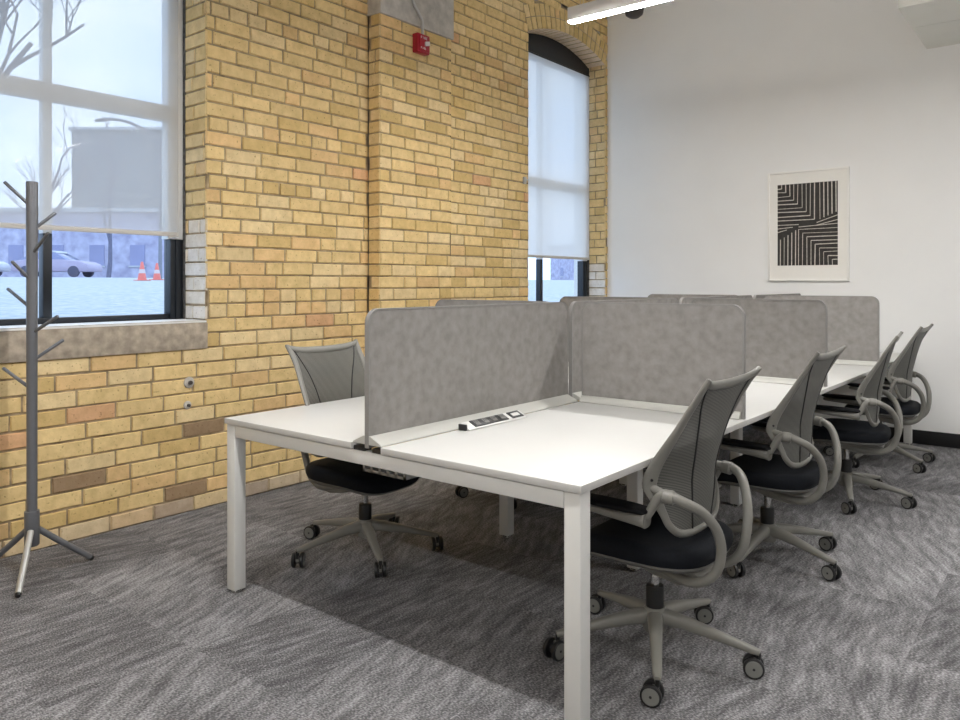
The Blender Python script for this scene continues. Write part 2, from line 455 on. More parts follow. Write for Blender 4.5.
# plain run behind the viewer, and the outer skin
wl.quad((XW, YB, 0), (XW, -1.6, 0), (XW, -1.6, ZC), (XW, YB, ZC), 'mortar')
def skin(w0, y0, y1, X):
    n = 16; R, zc = arch(w0); a, b = w0['c']-w0['h'], w0['c']+w0['h']
    wl.quad((X, y0, 0), (X, a, 0), (X, a, ZC), (X, y0, ZC), 'concrete')
    wl.quad((X, b, 0), (X, y1, 0), (X, y1, ZC), (X, b, ZC), 'concrete')
    wl.quad((X, a, 0), (X, b, 0), (X, b, w0['z0']), (X, a, w0['z0']), 'concrete')
    for i in range(n):
        ya, yb = a+(b-a)*i/n, a+(b-a)*(i+1)/n
        f = lambda y: zc+math.sqrt(R*R-(y-w0['c'])**2)
        wl.quad((X, ya, f(ya)), (X, yb, f(yb)), (X, yb, ZC), (X, ya, ZC), 'concrete')
skin(W1, YB, 4.15, XW-.31); skin(W2, 4.15, YF, XC-.27)
wl.quad((XW-.31, 4.15, 0), (XC-.27, 4.15, 0), (XC-.27, 4.15, ZC), (XW-.31, 4.15, ZC), 'concrete')
tag(wl.build('wall_left', tint=True, fixn=False), 'yellow brick wall with a pier and two windows', kind='structure')

f = MB(); f.box(XW-.33, XR, YB, YF+.02, -.08, 0, 'carpet'); tag(f.build('floor'), 'grey streaked carpet tiles', kind='structure')
f = MB(); f.box(XW-.33, XR+.1, YB-.1, YF+.12, ZC, ZC+.1, 'ceiling_paint'); tag(f.build('ceiling'), kind='structure')
f = MB(); f.box(XW-.33, XR, YF, YF+.12, -.08, ZC, 'wall_paint'); tag(f.build('wall_far'), 'white painted wall', kind='structure')
f = MB(); f.box(XR, XR+.1, YB, YF+.12, -.08, ZC, 'wall_paint'); tag(f.build('wall_right'), kind='structure')
f = MB(); f.box(XW-.33, XR+.1, YB-.1, YB, -.08, ZC, 'wall_paint'); tag(f.build('wall_back'), kind='structure')
f = MB(); f.box(XC+.005, XR, YF-.014, YF, 0, .112, 'baseboard_black'); tag(f.build('baseboard_far', bevel=.002), kind='structure')
# concrete block on top of the pier
f = MB(); f.box(XW-.02, XP+.018, 3.757, 4.548, 3.205, ZC, 'concrete'); tag(f.build('trim_1', bevel=.004), 'grey concrete block on the brick pier', kind='structure')
# boxed soffit at the far wall
f = MB()
f.box(-1.03, XR, 5.90, 6.425, 3.193, 3.62, 'soffit_paint'); f.box(-1.03, XR, 6.433, YF, 3.193, 3.62, 'soffit_paint'); f.box(-1.02, XR, 5.92, YF, 3.201, 3.61, 'plastic_black')
tag(f.build('trim_2'), 'grey boxed soffit along the white wall', kind='structure')
# sill
f = MB(); f.box(XW-.29, XW+.012, yj0-.03, yj+.005, .926, 1.074, 'sill_stone'); f.box(XW-.29, XW+.008, yj0-.02, yj+.002, 1.074, 1.09, 'sill_paint')
tag(f.build('trim_3', bevel=.003), 'rough stone sill under the near window', kind='structure')
f = MB(); f.box(XC-.25, XC+.012, yk0-.03, yk, .87, 1.0, 'sill_stone'); tag(f.build('trim_4', bevel=.003), 'stone sill under the arched window', kind='structure')

# ------------------------------------------------------------------ windows
def window(idx, w, X, zsill, mull, transom, label):
    a, b = w['c']-w['h'], w['c']+w['h']; R, zc = arch(w)
    root = thing('window_%d' % idx, (X, w['c'], zsill), 0, label, kind='structure')
    root_inv = Matrix.Translation((-X, -w['c'], -zsill))
    def mb():
        m = MB(); m.M = root_inv; return m
    zb = transom[0]-.70           # above this the dark bars are painted pale, imitating brightness through the blind
    f = mb()
    f.box(X-.06, X+.012, a, a+.085, zsill, zb, 'frame_black'); f.box(X-.06, X+.012, b-.085, b, zsill, zb, 'frame_black')
    f.box(X-.05, X+.022, b-.055, b-.022, zsill, zb, 'frame_black'); f.box(X-.05, X+.022, a+.022, a+.055, zsill, zb, 'frame_black')
    f.box(X-.06, X, a+.085, b-.085, zsill, zsill+.032, 'frame_black')
    # head follows the arch
    n = 18; y0, y1 = a, b
    fz = lambda y: zc+math.sqrt(max(0, R*R-(y-w['c'])**2))-.004
    for i in range(n):
        ya, yb = y0+(y1-y0)*i/n, y0+(y1-y0)*(i+1)/n; hb = w['zs']-.11
        vs = [(X-.06, ya, hb), (X-.06, yb, hb), (X-.06, yb, fz(yb)), (X-.06, ya, fz(ya)), (X+.03, ya, hb), (X+.03, yb, hb), (X+.03, yb, fz(yb)), (X+.03, ya, fz(ya))]
        f.add(vs, [(0, 3, 2, 1), (4, 5, 6, 7), (0, 1, 5, 4), (3, 7, 6, 2)], 'frame_black')
    f.build('window_frame', root, bevel=.002)
    g = mb(); g.box(X-.055, X+.0, mull[0], mull[1], zsill+.032, zb, 'frame_black'); g.build('mullion', root, bevel=.002)
    u = mb()
    u.box(X-.06, X+.012, a, a+.10, zb, w['zs']-.11, 'frame_lightened'); u.box(X-.06, X+.012, b-.10, b, zb, w['zs']-.11, 'frame_lightened')
    u.box(X-.055, X, mull[0], mull[1], zb, transom[0], 'frame_lightened'); u.box(X-.055, X, mull[0], mull[1], transom[1], w['zs']-.11, 'frame_lightened')
    u.box(X-.06, X+.01, a+.10, b-.10, transom[0], transom[1], 'frame_lightened')
    tag(u.build('upper_sash', root, bevel=.003), 'upper sash bars painted pale to imitate brightness through the blind')
    for (pa, pb) in ((a+.085, mull[0]), (mull[1], b-.085)):
        for (za, zz) in ((zsill+.032, transom[0]), (transom[1], w['zs']-.11)):
            p = mb(); p.box(X-.034, X-.030, pa, pb, za, zz, 'glass'); p.build('pane', root)
    k = mb()
    zt = w['zs']
    for yy, sg in ((b, -1), (a, 1)):
        yq = sorted((yy, yy+sg*.006)); k.box(X+.012, X+.034, yq[0], yq[1], zsill, zt, 'caulk')
    k.build('caulk_line', root)
    return root
window(1, W1, -4.272, 1.09, (1.700, 1.745), (2.265, 2.355), 'tall dark framed window looking out on snow beside coat rack')
window(2, W2, XC-.225, 1.0, (6.165, 6.205), (2.235, 2.325), 'narrow arched dark framed window beside the white wall')

def blind(label, X, ya, yb, zb, zt, fab='blind_fabric'):
    root = thing('roller_blind', (X, (ya+yb)/2, zb), 0, label, 'blind', 'roller blinds half lowered')
    M = Matrix.Translation((-X, -(ya+yb)/2, -zb))
    m = MB(); m.M = M; m.grid(lambda u, v: (X, ya+(yb-ya)*u, zb+.012+(zt-zb-.012)*v), 8, 8, fab); m.build('fabric', root, fixn=False)
    m = MB(); m.M = M; m.box(X-.006, X+.006, ya, yb, zb, zb+.026, 'blind_bar'); m.build('hem_bar', root, bevel=.002)
    m = MB(); m.M = M; m.sweep([(X-.012, ya-.012, zt+.01), (X-.012, yb+.012, zt+.01)], .012, 'frame_black'); m.build('roller_tube', root)
blind('wide white roller blind lowered over the near window, bare tree behind it', -4.214, .885, 2.424, 1.578, 3.44)
blind('narrow white roller blind lowered in the arched window', XC-.165, 5.68, 6.985, 1.545, 3.465, 'blind_fabric_dense')

# ------------------------------------------------------------------ bench desk
XL, XRt = -2.862, -1.117; YS = [1.855, 3.19, 4.47, 5.80, 7.03]; ZT = .735; GAPL, GAPR = -2.071, -1.920; XM = -1.995
desk = thing('bench_desk', ((XL+XRt)/2, 1.855, 0), 0, 'long white bench desk of eight places with square white legs', 'desk')
DM = Matrix.Translation((-(XL+XRt)/2, -1.855, 0))
def dmb():
    m = MB(); m.M = DM; return m
for i in range(4):
    for (a, b) in ((XL, GAPL), (GAPR, XRt)):
        m = dmb(); y0, y1 = YS[i]+(.0 if i == 0 else .002), YS[i+1]-.002
        m.box(a, b, y0, y1, ZT-.024, ZT, 'laminate_white'); ei = m.slot('edge_shade')
        for q in (0, 1, 2, 3): m.m[q] = ei  # the four side faces carry the painted shade
        o = m.build('desktop', desk, bevel=.0022)
LG = .056; ZL = ZT-.0245
def leg(x, y, top=ZL):
    m = dmb(); m.box(x, x+LG, y, y+LG, .012, top, 'white_metal'); m.box(x+.012, x+LG-.012, y+.012, y+LG-.012, 0, .014, 'plastic_black')
    m.build('leg', desk, bevel=.004)
for y in (YS[0]+.008, YS[-1]-.008-LG):
    leg(XL+.006, y); leg(XRt-.006-LG, y)
for y in YS[1:-1]:
    leg(-2.375, y-.055, ZT-.09); leg(-1.648, y-.055, ZT-.09)
for y in (YS[0]+.008, YS[-1]-.008-LG):
    m = dmb(); m.box(XL+.006+LG+.001, XRt-.006-LG-.001, y+.001, y+.045, ZL-.052, ZL-.003, 'white_metal'); m.build('end_rail', desk, bevel=.003)
for y in YS[1:-1]:
    m = dmb(); m.box(-2.72, -1.26, y-.05, y-.005, ZL-.052, ZL-.002, 'white_metal'); m.build('cross_rail', desk, bevel=.003)
for x in (-2.36, -1.66):
    m = dmb(); m.box(x, x+.04, YS[0]+.06, YS[-1]-.07, ZL-.055, ZL-.012, 'white_metal'); m.build('beam', desk, bevel=.002)
# wire tray hung under the gap
m = dmb()
x0, x1, za, zb = -2.155, -1.93, .592, .664; ya, yb = 1.99, 6.9
m.box(x0, x1, ya, yb, za, za+.002, 'tray_metal')
m.box(x0, x0+.002, ya, yb, za, zb, 'tray_metal'); m.box(x1-.002, x1, ya, yb, za, zb, 'tray_metal')
m.box(x0, x1, ya, ya+.002, za, za+.012, 'tray_metal'); m.box(x0, x1, ya, ya+.002, zb-.008, zb, 'tray_metal')
for i in range(6):
    q = x0+(x1-x0-.012)*i/5; m.box(q, q+.012, ya, ya+.002, za, zb, 'tray_metal')
m.build('cable_tray', desk)
for y in YS[:-1]:
    for xa, xb in ((GAPL, XM-.02), (XM+.02, GAPR)):
        m = dmb(); m.box(xa, xb, y+.012, y+.05, ZT-.028, ZT-.012, 'plastic_black'); m.build('screen_bracket', desk, bevel=.002)

# ------------------------------------------------------------------ screens
def rrect(w, h, r, n=7):
    """outline with the two top corners rounded, from (0,0)"""
    P = [(0, 0), (w, 0)]
    for k in range(n+1):
        a = PI/2*k/n; P.append((w-r+r*math.cos(a), h-r+r*math.sin(a)))
    for k in range(n+1):
        a = PI/2+PI/2*k/n; P.append((r+r*math.cos(a), h-r+r*math.sin(a)))
    return P
def screen(label, grp, axis, p0, length, z0, z1, th, railsides, rw=.027):
    """axis 'y': runs along Y from p0=(x,y); axis 'x': runs along X"""
    root = thing('desk_screen', (p0[0], p0[1], z0), 0, label, 'screen', grp)
    if axis == 'y': P = lambda u, v, d: (d, u, v)
    else: P = lambda u, v, d: (u, d, v)
    h = z1-z0; m = MB(); e = .006
    out = rrect(length, h, .052); m.prism([(e+(u/length)*(length-2*e), v*(h-e)/h) for u, v in out], P, -th/2, th/2, 'felt'); m.build('felt_panel', root, bevel=.0015, seg=1)
    # edge trim all round
    m = MB(); pts = out[1:]+out[:1]
    vs = []; n = len(out)
    ins = [(e+(u/length)*(length-2*e), v*(h-e)/h) for u, v in out]
    for (o_, i_) in zip(out, ins):
        for (uv, d) in ((o_, -th/2-.0012), (o_, th/2+.0012), (i_, th/2+.0012), (i_, -th/2-.0012)): vs.append(P(uv[0], uv[1], d))
    fs = []
    for i in range(1, n):
        j = (i+1) % n
        for k in range(4):
            l = (k+1) % 4; fs.append((i*4+k, i*4+l, j*4+l, j*4+k))
    m.add(vs, fs, 'felt_edge', False); m.build('edge_trim', root)
    for s, uo in railsides:
        m = MB(); d0, d1 = sorted((s*(th/2+.001), s*(th/2+.026)))
        za = ZT-z0+.0005
        prof = [(th/2+.001, 0), (th/2+rw, 0), (th/2+rw, .004), (th/2+rw-.004, .007), (th/2+rw*.42, .022), (th/2+.010, .030), (th/2+.001, .031)]
        vs = []; nn = len(prof)
        for u in (uo, length-.012):
            for d, v in prof: vs.append(P(u, za+v, s*d))
        m.add(vs, [tuple(range(nn)), tuple(range(nn, 2*nn))]+[(i, (i+1) % nn, nn+(i+1) % nn, nn+i) for i in range(nn)], 'rail_white')
        m.build('base_rail', root, bevel=.001, seg=1)
    return root
ords = ['nearest the camera', 'second from the camera', 'third from the camera', 'last, against the white wall']
for i in range(4):
    ya = YS[i]+(.002 if i == 0 else .018); yb = YS[i+1]-.018
    screen('grey felt screen along the middle of the bench desk, %s' % ords[i], 'screens along the middle of the desk', 'y', (XM+.004, ya), yb-ya, .723, 1.214, .018, [(1, .0), (-1, .0)], .064)
ords2 = ['nearest the camera', 'second from the camera', 'farthest from the camera']
for i in range(3):
    y = YS[i+1]
    screen('grey felt screen across the chair side of the desk, %s' % ords2[i], 'cross screens on the right of the desk', 'x', (-1.912, y+.005), .782, ZT+.0005, 1.214, .022, [(-1, .0), (1, .0)])
for i in range(3):
    y = YS[i+1]
    screen('grey felt screen across the brick wall side of the desk, %s' % ords2[i], 'cross screens on the left of the desk', 'x', (-2.86, y+.005), .780, ZT+.0005, 1.214, .022, [(-1, .0), (1, .0)])

# ------------------------------------------------------------------ power module
pw = thing('power_module', (-1.905, 2.275, ZT+.0005), 0, 'white and black power outlet block on desk by the long grey screen', 'power outlet')
L_ = .385
m = MB(); m.prism([(-.006, .0005), (.040, .0005), (.040, .005), (-.006, .027)], lambda u, v, d: (u, d, v), 0, L_, 'laminate_white'); m.build('housing', pw, bevel=.002)
m = MB(); m.box(-.008, .030, -.012, -.0005, .0005, .024, 'plastic_black'); m.build('end_cap', pw, bevel=.003)
def sl(u): return .027-(u+.006)*(.022/.046)
def face(m, u0, u1, d0, d1, h, mt):
    vs = [(u, d, sl(u)+k) for k in (-.004, h) for u in (u0, u1) for d in (d0, d1)]
    m.add(vs, [(0, 1, 3, 2), (4, 6, 7, 5), (0, 4, 5, 1), (2, 3, 7, 6), (0, 2, 6, 4), (1, 5, 7, 3)], mt)
m = MB(); face(m, -.002, .034, .045, .265, .003, 'plastic_black'); o1 = m.build('outlet_panel', pw, bevel=.001)
for d in (.060, .115, .170, .225):
    m = MB(); face(m, .002, .028, d, d+.028, .005, 'chair_dark_grey')
    for q in (.006, .018): face(m, .008, .018, d+q, d+q+.003, .0056, 'plastic_black')
    m.build('socket', o1)
m = MB(); face(m, -.002, .034, .290, .370, .003, 'plastic_black'); o2 = m.build('port_panel', pw, bevel=.001)
m = MB(); face(m, .010, .026, .305, .352, .005, 'laminate_white'); m.build('port', o2)

# ------------------------------------------------------------------ office chair
XCt = [(.43, -.122), (.50, -.136), (.60, -.150), (.68, -.158), (.78, -.180), (.88, -.206), (.96, -.230), (1.02, -.252)]
KT = [(.43, .02), (.55, .055), (.65, .098), (.72, .088), (.8, .064), (.9, .034), (.96, .012), (1.0, -.004)]
def bs(y, z): return Vector((lerp(XCt, z)+lerp(KT, z)*(y/.24)**2, y, z))
def bn(y, z):
    e = .004; a = bs(y+e, z)-bs(y-e, z); b = bs(y, z+e)-bs(y, z-e); return a.cross(b).normalized()
HALF = [(0, .470, .0135), (.09, .473, .0135), (.158, .488, .0135), (.203, .522, .0135), (.222, .566, .015), (.236, .618, .023), (.243, .67, .027), (.238, .74, .024), (.228, .82, .019), (.220, .89, .0165), (.218, .94, .0155), (.221, .975, .014), (.229, 1.003, .008)]
TOP = [(.229, 1.003, .008), (.205, .989, .013), (.13, .977, .0165), (0, .973, .0165)]
rh = [tuple(p) for p in catmull(HALF, 5)]; tp = [tuple(p) for p in catmull(TOP, 5)]
right = rh+tp[1:]
loop = right+[(-y, z, w) for (y, z, w) in reversed(right[1:-1])]
WT = [(z, y) for (y, z, w) in rh]
# make z strictly usable for lookup
def wz(z): return lerp(WT, z)
def make_chair():
    t = thing('office_chair')
    m = MB(); pts = [bs(y, z) for y, z, w in loop]; nr = [bn(y, z) for y, z, w in loop]
    m.sweep(pts, [w for *_, w in loop], 'chair_grey', rb=.0095, nrm=nr, n=12, closed=True); fr = m.build('back_frame', t)
    for sg in (1, -1):
        m = MB(); p = bs(sg*.243, .672); nn = bn(sg*.243, .672); m.sweep([p-nn*.0115, p+nn*.0115], .005, 'plastic_black', n=10); m.build('screw', fr)
    m = MB()
    def sh(u, v):
        z = .474+(.978-.474)*v; y = (2*u-1)*max(.0, wz(z)-.004)
        if z > .965: z = z+(.012*(abs(2*u-1))**2)
        return tuple(bs(y, z))
    m.grid(sh, 26, 46, 'chair_mesh'); bk = m.build('back_mesh', t, fixn=False)
    for sg in (1, -1):
        m = MB()
        tb = catmull([(a, b, 0) for a, b in [(.196, .975), (.172, .92), (.140, .85), (.115, .77), (.102, .70), (.094, .6), (.085, .53), (.07, .474)]], 6)
        m.sweep([bs(sg*p.x, p.y) for p in tb], .0036, 'plastic_black', n=6); m.build('side_seam', bk)
    # seat cushion
    def sp_ring(sc, z, n=40, hx=.238, hy=.243):
        out = []
        for k in range(n):
            a = 2*PI*k/n; ca, sa = math.cos(a), math.sin(a); ex = .55
            x = .035+sc*hx*math.copysign(abs(ca)**ex, ca); y = sc*hy*math.copysign(abs(sa)**ex, sa)*(1-.08*max(0, -(x-.0))/.2)
            zz = z-.035*max(0, (x-.12)/.16)**2+.006*max(0, -(x+.05)/.15)**2+.012*(y/.24)**2
            out.append((x, y, zz))
        return out
    def pillow(m, rings, mt):
        vs = []; n = 40
        for sc, z in rings: vs += sp_ring(sc, z)
        fs = []
        for i in range(len(rings)-1):
            for k in range(n):
                l = (k+1) % n; fs.append((i*n+k, i*n+l, (i+1)*n+l, (i+1)*n+k))
        fs.append(tuple(reversed(range(n)))); fs.append(tuple((len(rings)-1)*n+k for k in range(n)))
        m.add(vs, fs, mt, True)
    m = MB(); pillow(m, [(.3, .366), (.88, .366), (.97, .375), (1., .394), (.985, .418), (.93, .432), (.8, .437), (.5, .434), (.15, .433)], 'seat_black'); m.build('seat', t)
    m = MB(); pillow(m, [(.3, .342), (.60, .345), (.90, .356), (.96, .367), (.955, .374), (.3, .375)], 'chair_dark_grey'); pan = m.build('seat_pan', t)
    # tilt housing under the seat
    m = MB(); m.prism([(.21, .364), (.10, .336), (.0, .306), (-.09, .292), (-.15, .302), (-.17, .335), (-.12, .364)], lambda u, v, d: (u, d, v), -.105, .105, 'chair_grey'); hs = m.build('tilt_housing', t, bevel=.008)
    m = MB(); m.sweep([(.20, .19, .352), (.20, .225, .352)], .011, 'chair_grey', n=12); m.sweep([(.20, .225, .352), (.20, .232, .352)], .006, 'plastic_black', n=10); m.build('tilt_knob', hs)
    # arms
    for sg in (1, -1):
        path = [(.06, .085, .340), (-.04, .100, .328), (-.13, .118, .318), (-.190, .118, .332), (-.234, .116, .375), (-.252, .124, .445), (-.246, .154, .520), (-.218, .206, .580), (-.178, .252, .615), (-.130, .264, .632), (-.100, .268, .622), (-.080, .272, .592), (-.062, .277, .560), (-.040, .279, .540)]
        path = [(x*.97, sg*y*(.93 if y < .25 else .955), z) for x, y, z in path]
        cp = catmull(path, 6); n = len(cp)
        rr = [.0165 if i < n*.7 else .0165-.004*((i/n-.7)/.3) for i in range(n)]
        m = MB(); m.sweep(cp, rr, 'chair_grey', n=14); arm = m.build('arm', t)
        m = MB(); a, b = Vector((-.145, sg*.246, .625)), Vector((-.108, sg*.254, .628)); m.sweep([a, a*.9+b*.1, a*.1+b*.9, b], [.018, .023, .023, .018], 'chair_grey', n=14)
        q = bs(sg*.236, .640); m.sweep([(q.x, q.y, q.z), (-.124, sg*.250, .628)], .015, 'chair_grey', n=10); m.build('collar', arm)
        m = MB(); su = [(-.060, .030, .026), (-.04, .034, .022), (.03, .036, .017), (.11, .036, .013), (.185, .032, .010), (.198, .020, .006)]
        m.sweep([(x, sg*.266, .545+.012*(x+.06)/.25) for x, *_ in su], [w for _, w, _ in su], 'chair_grey', rb=[h for *_, h in su], nrm=[(0, 0, 1)]*6, n=16, sq=.6); m.build('arm_support', arm)
        m = MB(); pd = [(-.066, .016, .004), (-.054, .034, .010), (.0, .040, .012), (.11, .042, .012), (.19, .036, .010), (.208, .018, .004)]
        m.sweep([(x, sg*.266, .573+.006*(x+.06)/.25) for x, *_ in pd], [w for _, w, _ in pd], 'pad_black', rb=[h for *_, h in pd], nrm=[(0, 0, 1)]*6, n=18, sq=.7); m.build('arm_pad', arm)
    # column
    m = MB(); m.lathe([(.031, .146), (.032, .222), (.030, .238), (.015, .239), (.0145, .315)], 'sleeve_grey', 20); col = m.build('column', t); col.location = (.034, .016, 0)
    m = MB(); m.lathe([(.0155, .239), (.0155, .302)], 'steel', 16); m.build('gas_rod', col)
    # star base
    m = MB(); m.lathe([(.022, .075), (.040, .082), (.047, .105), (.044, .148), (.036, .162), (.030, .164)], 'chair_grey', 24)
    for k in range(5):
        a = 2*PI*k/5; ca, sa = math.cos(a), math.sin(a)
        pr = [(.025, .132, .027, .028), (.10, .127, .024, .023), (.19, .112, .020, .018), (.275, .096, .0165, .0135), (.325, .086, .0155, .012), (.354, .081, .010, .010)]
        m.sweep([(r*ca, r*sa, z) for r, z, *_ in pr], [w for _, _, w, _ in pr], 'chair_grey', rb=[h for *_, h in pr], nrm=[(0, 0, 1)]*6, n=14, sq=.7)
    base = m.build('star_base', t); base.location = (.034, .016, 0)
    for k in range(5):
        a = 2*PI*k/5; m = MB()
        m.lathe([(.008, .045), (.008, .080)], 'plastic_black', 10)
        m.sweep([(-.016, -.012, .036), (-.016, .012, .036)], .017, 'plastic_black', n=14)
        m.box(-.016, .006, -.006, .006, .030, .060, 'chair_grey'); cs = m.build('caster', base); cs.location = (.350*math.cos(a), .350*math.sin(a), 0)
        for sg in (1, -1):
            w = MB()
            y0, y1 = (.011, .027) if sg > 0 else (-.027, -.011)
            w.lathe([(.028, y0), (.0335, y0+.002), (.0345, (y0+y1)/2), (.0335, y1-.002), (.030, y1)], 'plastic_black', 24, 'y', (-.016, 0, .0345))
            yo = (.0275 if sg > 0 else -.0275); w.lathe([(.0275, yo-.001*sg), (.0265, yo+.0006*sg)], 'hub_grey', 20, 'y', (-.016, 0, .0345))
            w.lathe([(.0045, yo), (.0045, yo+.0015*sg)], 'plastic_black', 10, 'y', (-.016, 0, .0345))
            w.build('wheel', cs)
    return t
G = 'grey mesh office chairs round the bench desk'
chair = make_chair()
# (x, y, facing, angle of first base leg, label)
spots = [
 (-1.170, 2.518, math.radians(180), math.radians(9), 'grey mesh back office chair nearest the camera, right side of the bench desk'),
 (-1.168, 3.720, math.radians(180), math.radians(-20), 'grey mesh back office chair at the right side, second from the camera'),
 (-1.122, 5.025, math.radians(187), math.radians(-1), 'grey mesh back office chair at the right side, third from the camera'),
 (-1.150, 6.200, math.radians(180), math.radians(-36), 'grey mesh back office chair at the right side, last one by the white wall'),
 (-2.780, 2.535, math.radians(2), math.radians(-32), 'grey mesh back office chair between the brick wall and near desk end'),
 (-2.780, 3.830, math.radians(-6), math.radians(10), 'grey office chair on the brick wall side, second place from the camera'),
 (-2.770, 5.130, math.radians(4), math.radians(-15), 'grey office chair on the brick wall side, third place from the camera'),
 (-2.780, 6.380, math.radians(0), math.radians(25), 'grey office chair on the brick wall side, last place by the white wall'),
]
swivel = [22, -22, -25, -30, -43, 10, -35, 40]
for i, (x, y, fa, ba, lab) in enumerate(spots):
    o = chair if i == 0 else copy_tree(chair)
    o.location = (x, y, 0); o.rotation_euler = (0, 0, fa); tag(o, lab, 'office chair', G)
    for ch in o.children:
        if not ch.name.startswith('star_base'): continue
        ch.rotation_euler = (0, 0, ba-fa)
        for k, cs in enumerate(ch.children):
            cs.rotation_euler = (0, 0, math.radians(swivel[i]+[0, 9, -14, 60, -8][k])-ba)

# ------------------------------------------------------------------ coat rack
cr = thing('coat_rack', (-3.687, 1.421, 0), 0, 'grey metal coat rack with pegs on three splayed feet by near window', 'coat rack')
m = MB(); m.lathe([(.0215, .285), (.0225, 1.0), (.0245, 1.752), (.0235, 1.756)], 'rack_grey', 24); pole = m.build('pole', cr)
m = MB(); m.lathe([(.026, .135), (.030, .14), (.031, .285), (.030, .290), (.024, .291)], 'rack_grey', 24); m.build('sleeve', cr)
d0 = math.atan2(1.285-1.421, -3.472+3.687)
for k in range(3):
    a = d0+2*PI*k/3; ca, sa = math.cos(a), math.sin(a)
    m = MB(); m.sweep([(.024*ca, .024*sa, .205), (.10*ca, .10*sa, .140), (.250*ca, .250*sa, .017)], [.0135, .0135, .0135], 'foot_metal' if k == 0 else 'rack_grey', n=14); ft = m.build('foot', cr)
    if k == 0: tag(ft, 'bright metal foot nearest the camera')
    m = MB(); m.sweep([(.252*ca, .252*sa, .0155), (.262*ca, .262*sa, .010)], [.0125, .010], 'plastic_black', n=12); m.build('end_cap', ft)
RV = Vector((.7819, .6235)); FV = Vector((-.6235, .7819))
for (z, side, fwd, up) in ((1.665, -.093, -.05, .085), (1.56, .084, .04, .062), (1.45, .124, -.09, .072), (1.335, -.042, -.08, .065), (1.205, -.14, .05, .075), (1.095, .149, -.06, .065), (.975, .125, .03, .075), (.845, -.16, .05, .075)):
    d = RV*side+FV*fwd; st = Vector((d.x, d.y, 0)).normalized()*.018
    m = MB(); p0 = Vector((st.x, st.y, z-.005)); p1 = Vector((d.x, d.y, z+up))
    m.sweep([p0, p1-(p1-p0).normalized()*.003, p1], [.0075, .0075, .005], 'rack_grey', n=12); m.build('peg', pole)

# ------------------------------------------------------------------ picture
pic = thing('framed_print', (-1.945, YF, 1.323), 0, 'white framed print of black and cream stripes on white wall', 'picture')
PW, PH = .340, .975
m = MB()
for (x0, x1, z0, z1) in ((-PW, -PW+.016, 0, PH), (PW-.016, PW, 0, PH), (-PW+.016, PW-.016, 0, .016), (-PW+.016, PW-.016, PH-.016, PH)):
    m.box(x0, x1, -.032, -.001, z0, z1, 'frame_white')
m.build('frame', pic, bevel=.002)
m = MB(); m.box(-PW+.016, PW-.016, -.020, -.004, .016, PH-.016, 'mat_board'); m.build('mat_board', pic)
m = MB(); px0, px1, pz0, pz1 = -.255, .250, .138, .862
m.box(px0, px1, -.0215, -.0205, pz0, pz1, 'ink')
def ln(u0, v0, u1, v1, w=.0075):
    a = Vector((px0+(px1-px0)*u0, pz1-(pz1-pz0)*v0)); b = Vector((px0+(px1-px0)*u1, pz1-(pz1-pz0)*v1))
    d = (b-a).normalized(); n = Vector((-d.y, d.x))*w/2
    q = [a+n, b+n, b-n, a-n]; m.quad(*[(p.x, -.0218, p.y) for p in q], 'paper_line')
rp = random.Random(5)
for i in range(1, 10):
    t = i/9.5; cx, cy = .66*t, .47*t; j = lambda: rp.uniform(-.006, .006)
    ln(cx, 0, cx+j(), cy, rp.uniform(.004, .009)); ln(0, cy+j(), cx, cy, rp.uniform(.004, .009))
for i in range(5):
    u = .71+.065*i; ln(u, 0, u+.004, .47-.10*(u-.66)/.34-.01, rp.uniform(.004, .009))
for i in range(2): ln(.66-.02*i, .485+.035*i, 1, .405+.055*i, .006)
for i in range(3): ln(0, .50+.045*i, .36-.10*i, .50+.030*i, .006)
for i in range(9):
    t = i/9; cx, cy = .36+.62*t, .56+.42*t; j = lambda: rp.uniform(-.006, .006)
    ln(cx, cy, cx+j(), 1, rp.uniform(.004, .009)); ln(cx, cy, 1, cy+j(), rp.uniform(.004, .009))
for i in range(5):
    u = .05+.065*i; ln(u, .70-.14*u/.33, u-.003, 1, rp.uniform(.004, .009))
ln(.36, .53, 1, .505, .006)
m.build('print', pic, fixn=False)

# ------------------------------------------------------------------ fire alarm and conduit
al = thing('fire_alarm', (XP+.007, 4.165, 3.005), 0, 'red wall mounted fire alarm strobe on the brick pier', 'fire alarm')
m = MB(); m.box(-.010, .045, -.066, .066, 0, .140, 'alarm_red'); body = m.build('housing', al, bevel=.006)
m = MB(); m.box(.043, .055, -.052, .056, .012, .128, 'alarm_red'); m.build('face_plate', al, bevel=.005)
m = MB(); m.prism([(.0, .0), (.045, .012), (.045, .045), (.0, .034)], lambda u, v, d: (d, u, .048+v), .054, .068, 'alarm_clear'); m.build('strobe_lens', al, bevel=.003)
def letters(txt, x, y, z, hgt, wid, gap, mt, mb):
    F = {'F': [(0, 0, 0, 1), (0, 1, 1, 1), (0, .52, .8, .52)], 'I': [(.5, 0, .5, 1)], 'R': [(0, 0, 0, 1), (0, 1, .9, 1), (.9, 1, .9, .5), (.9, .5, 0, .5), (.35, .5, 1, 0)], 'E': [(0, 0, 0, 1), (0, 1, 1, 1), (0, .5, .8, .5), (0, 0, 1, 0)]}
    for c in txt:
        for (a, b, p, q) in F[c]:
            A = Vector((y+a*wid, z+b*hgt)); B = Vector((y+p*wid, z+q*hgt)); d = (B-A).normalized(); n = Vector((-d.y, d.x))*.0018
            A -= d*.0015; B += d*.0015
            mb.quad(*[(x, k.x, k.y) for k in (A+n, B+n, B-n, A-n)], mt)
        y += wid+gap
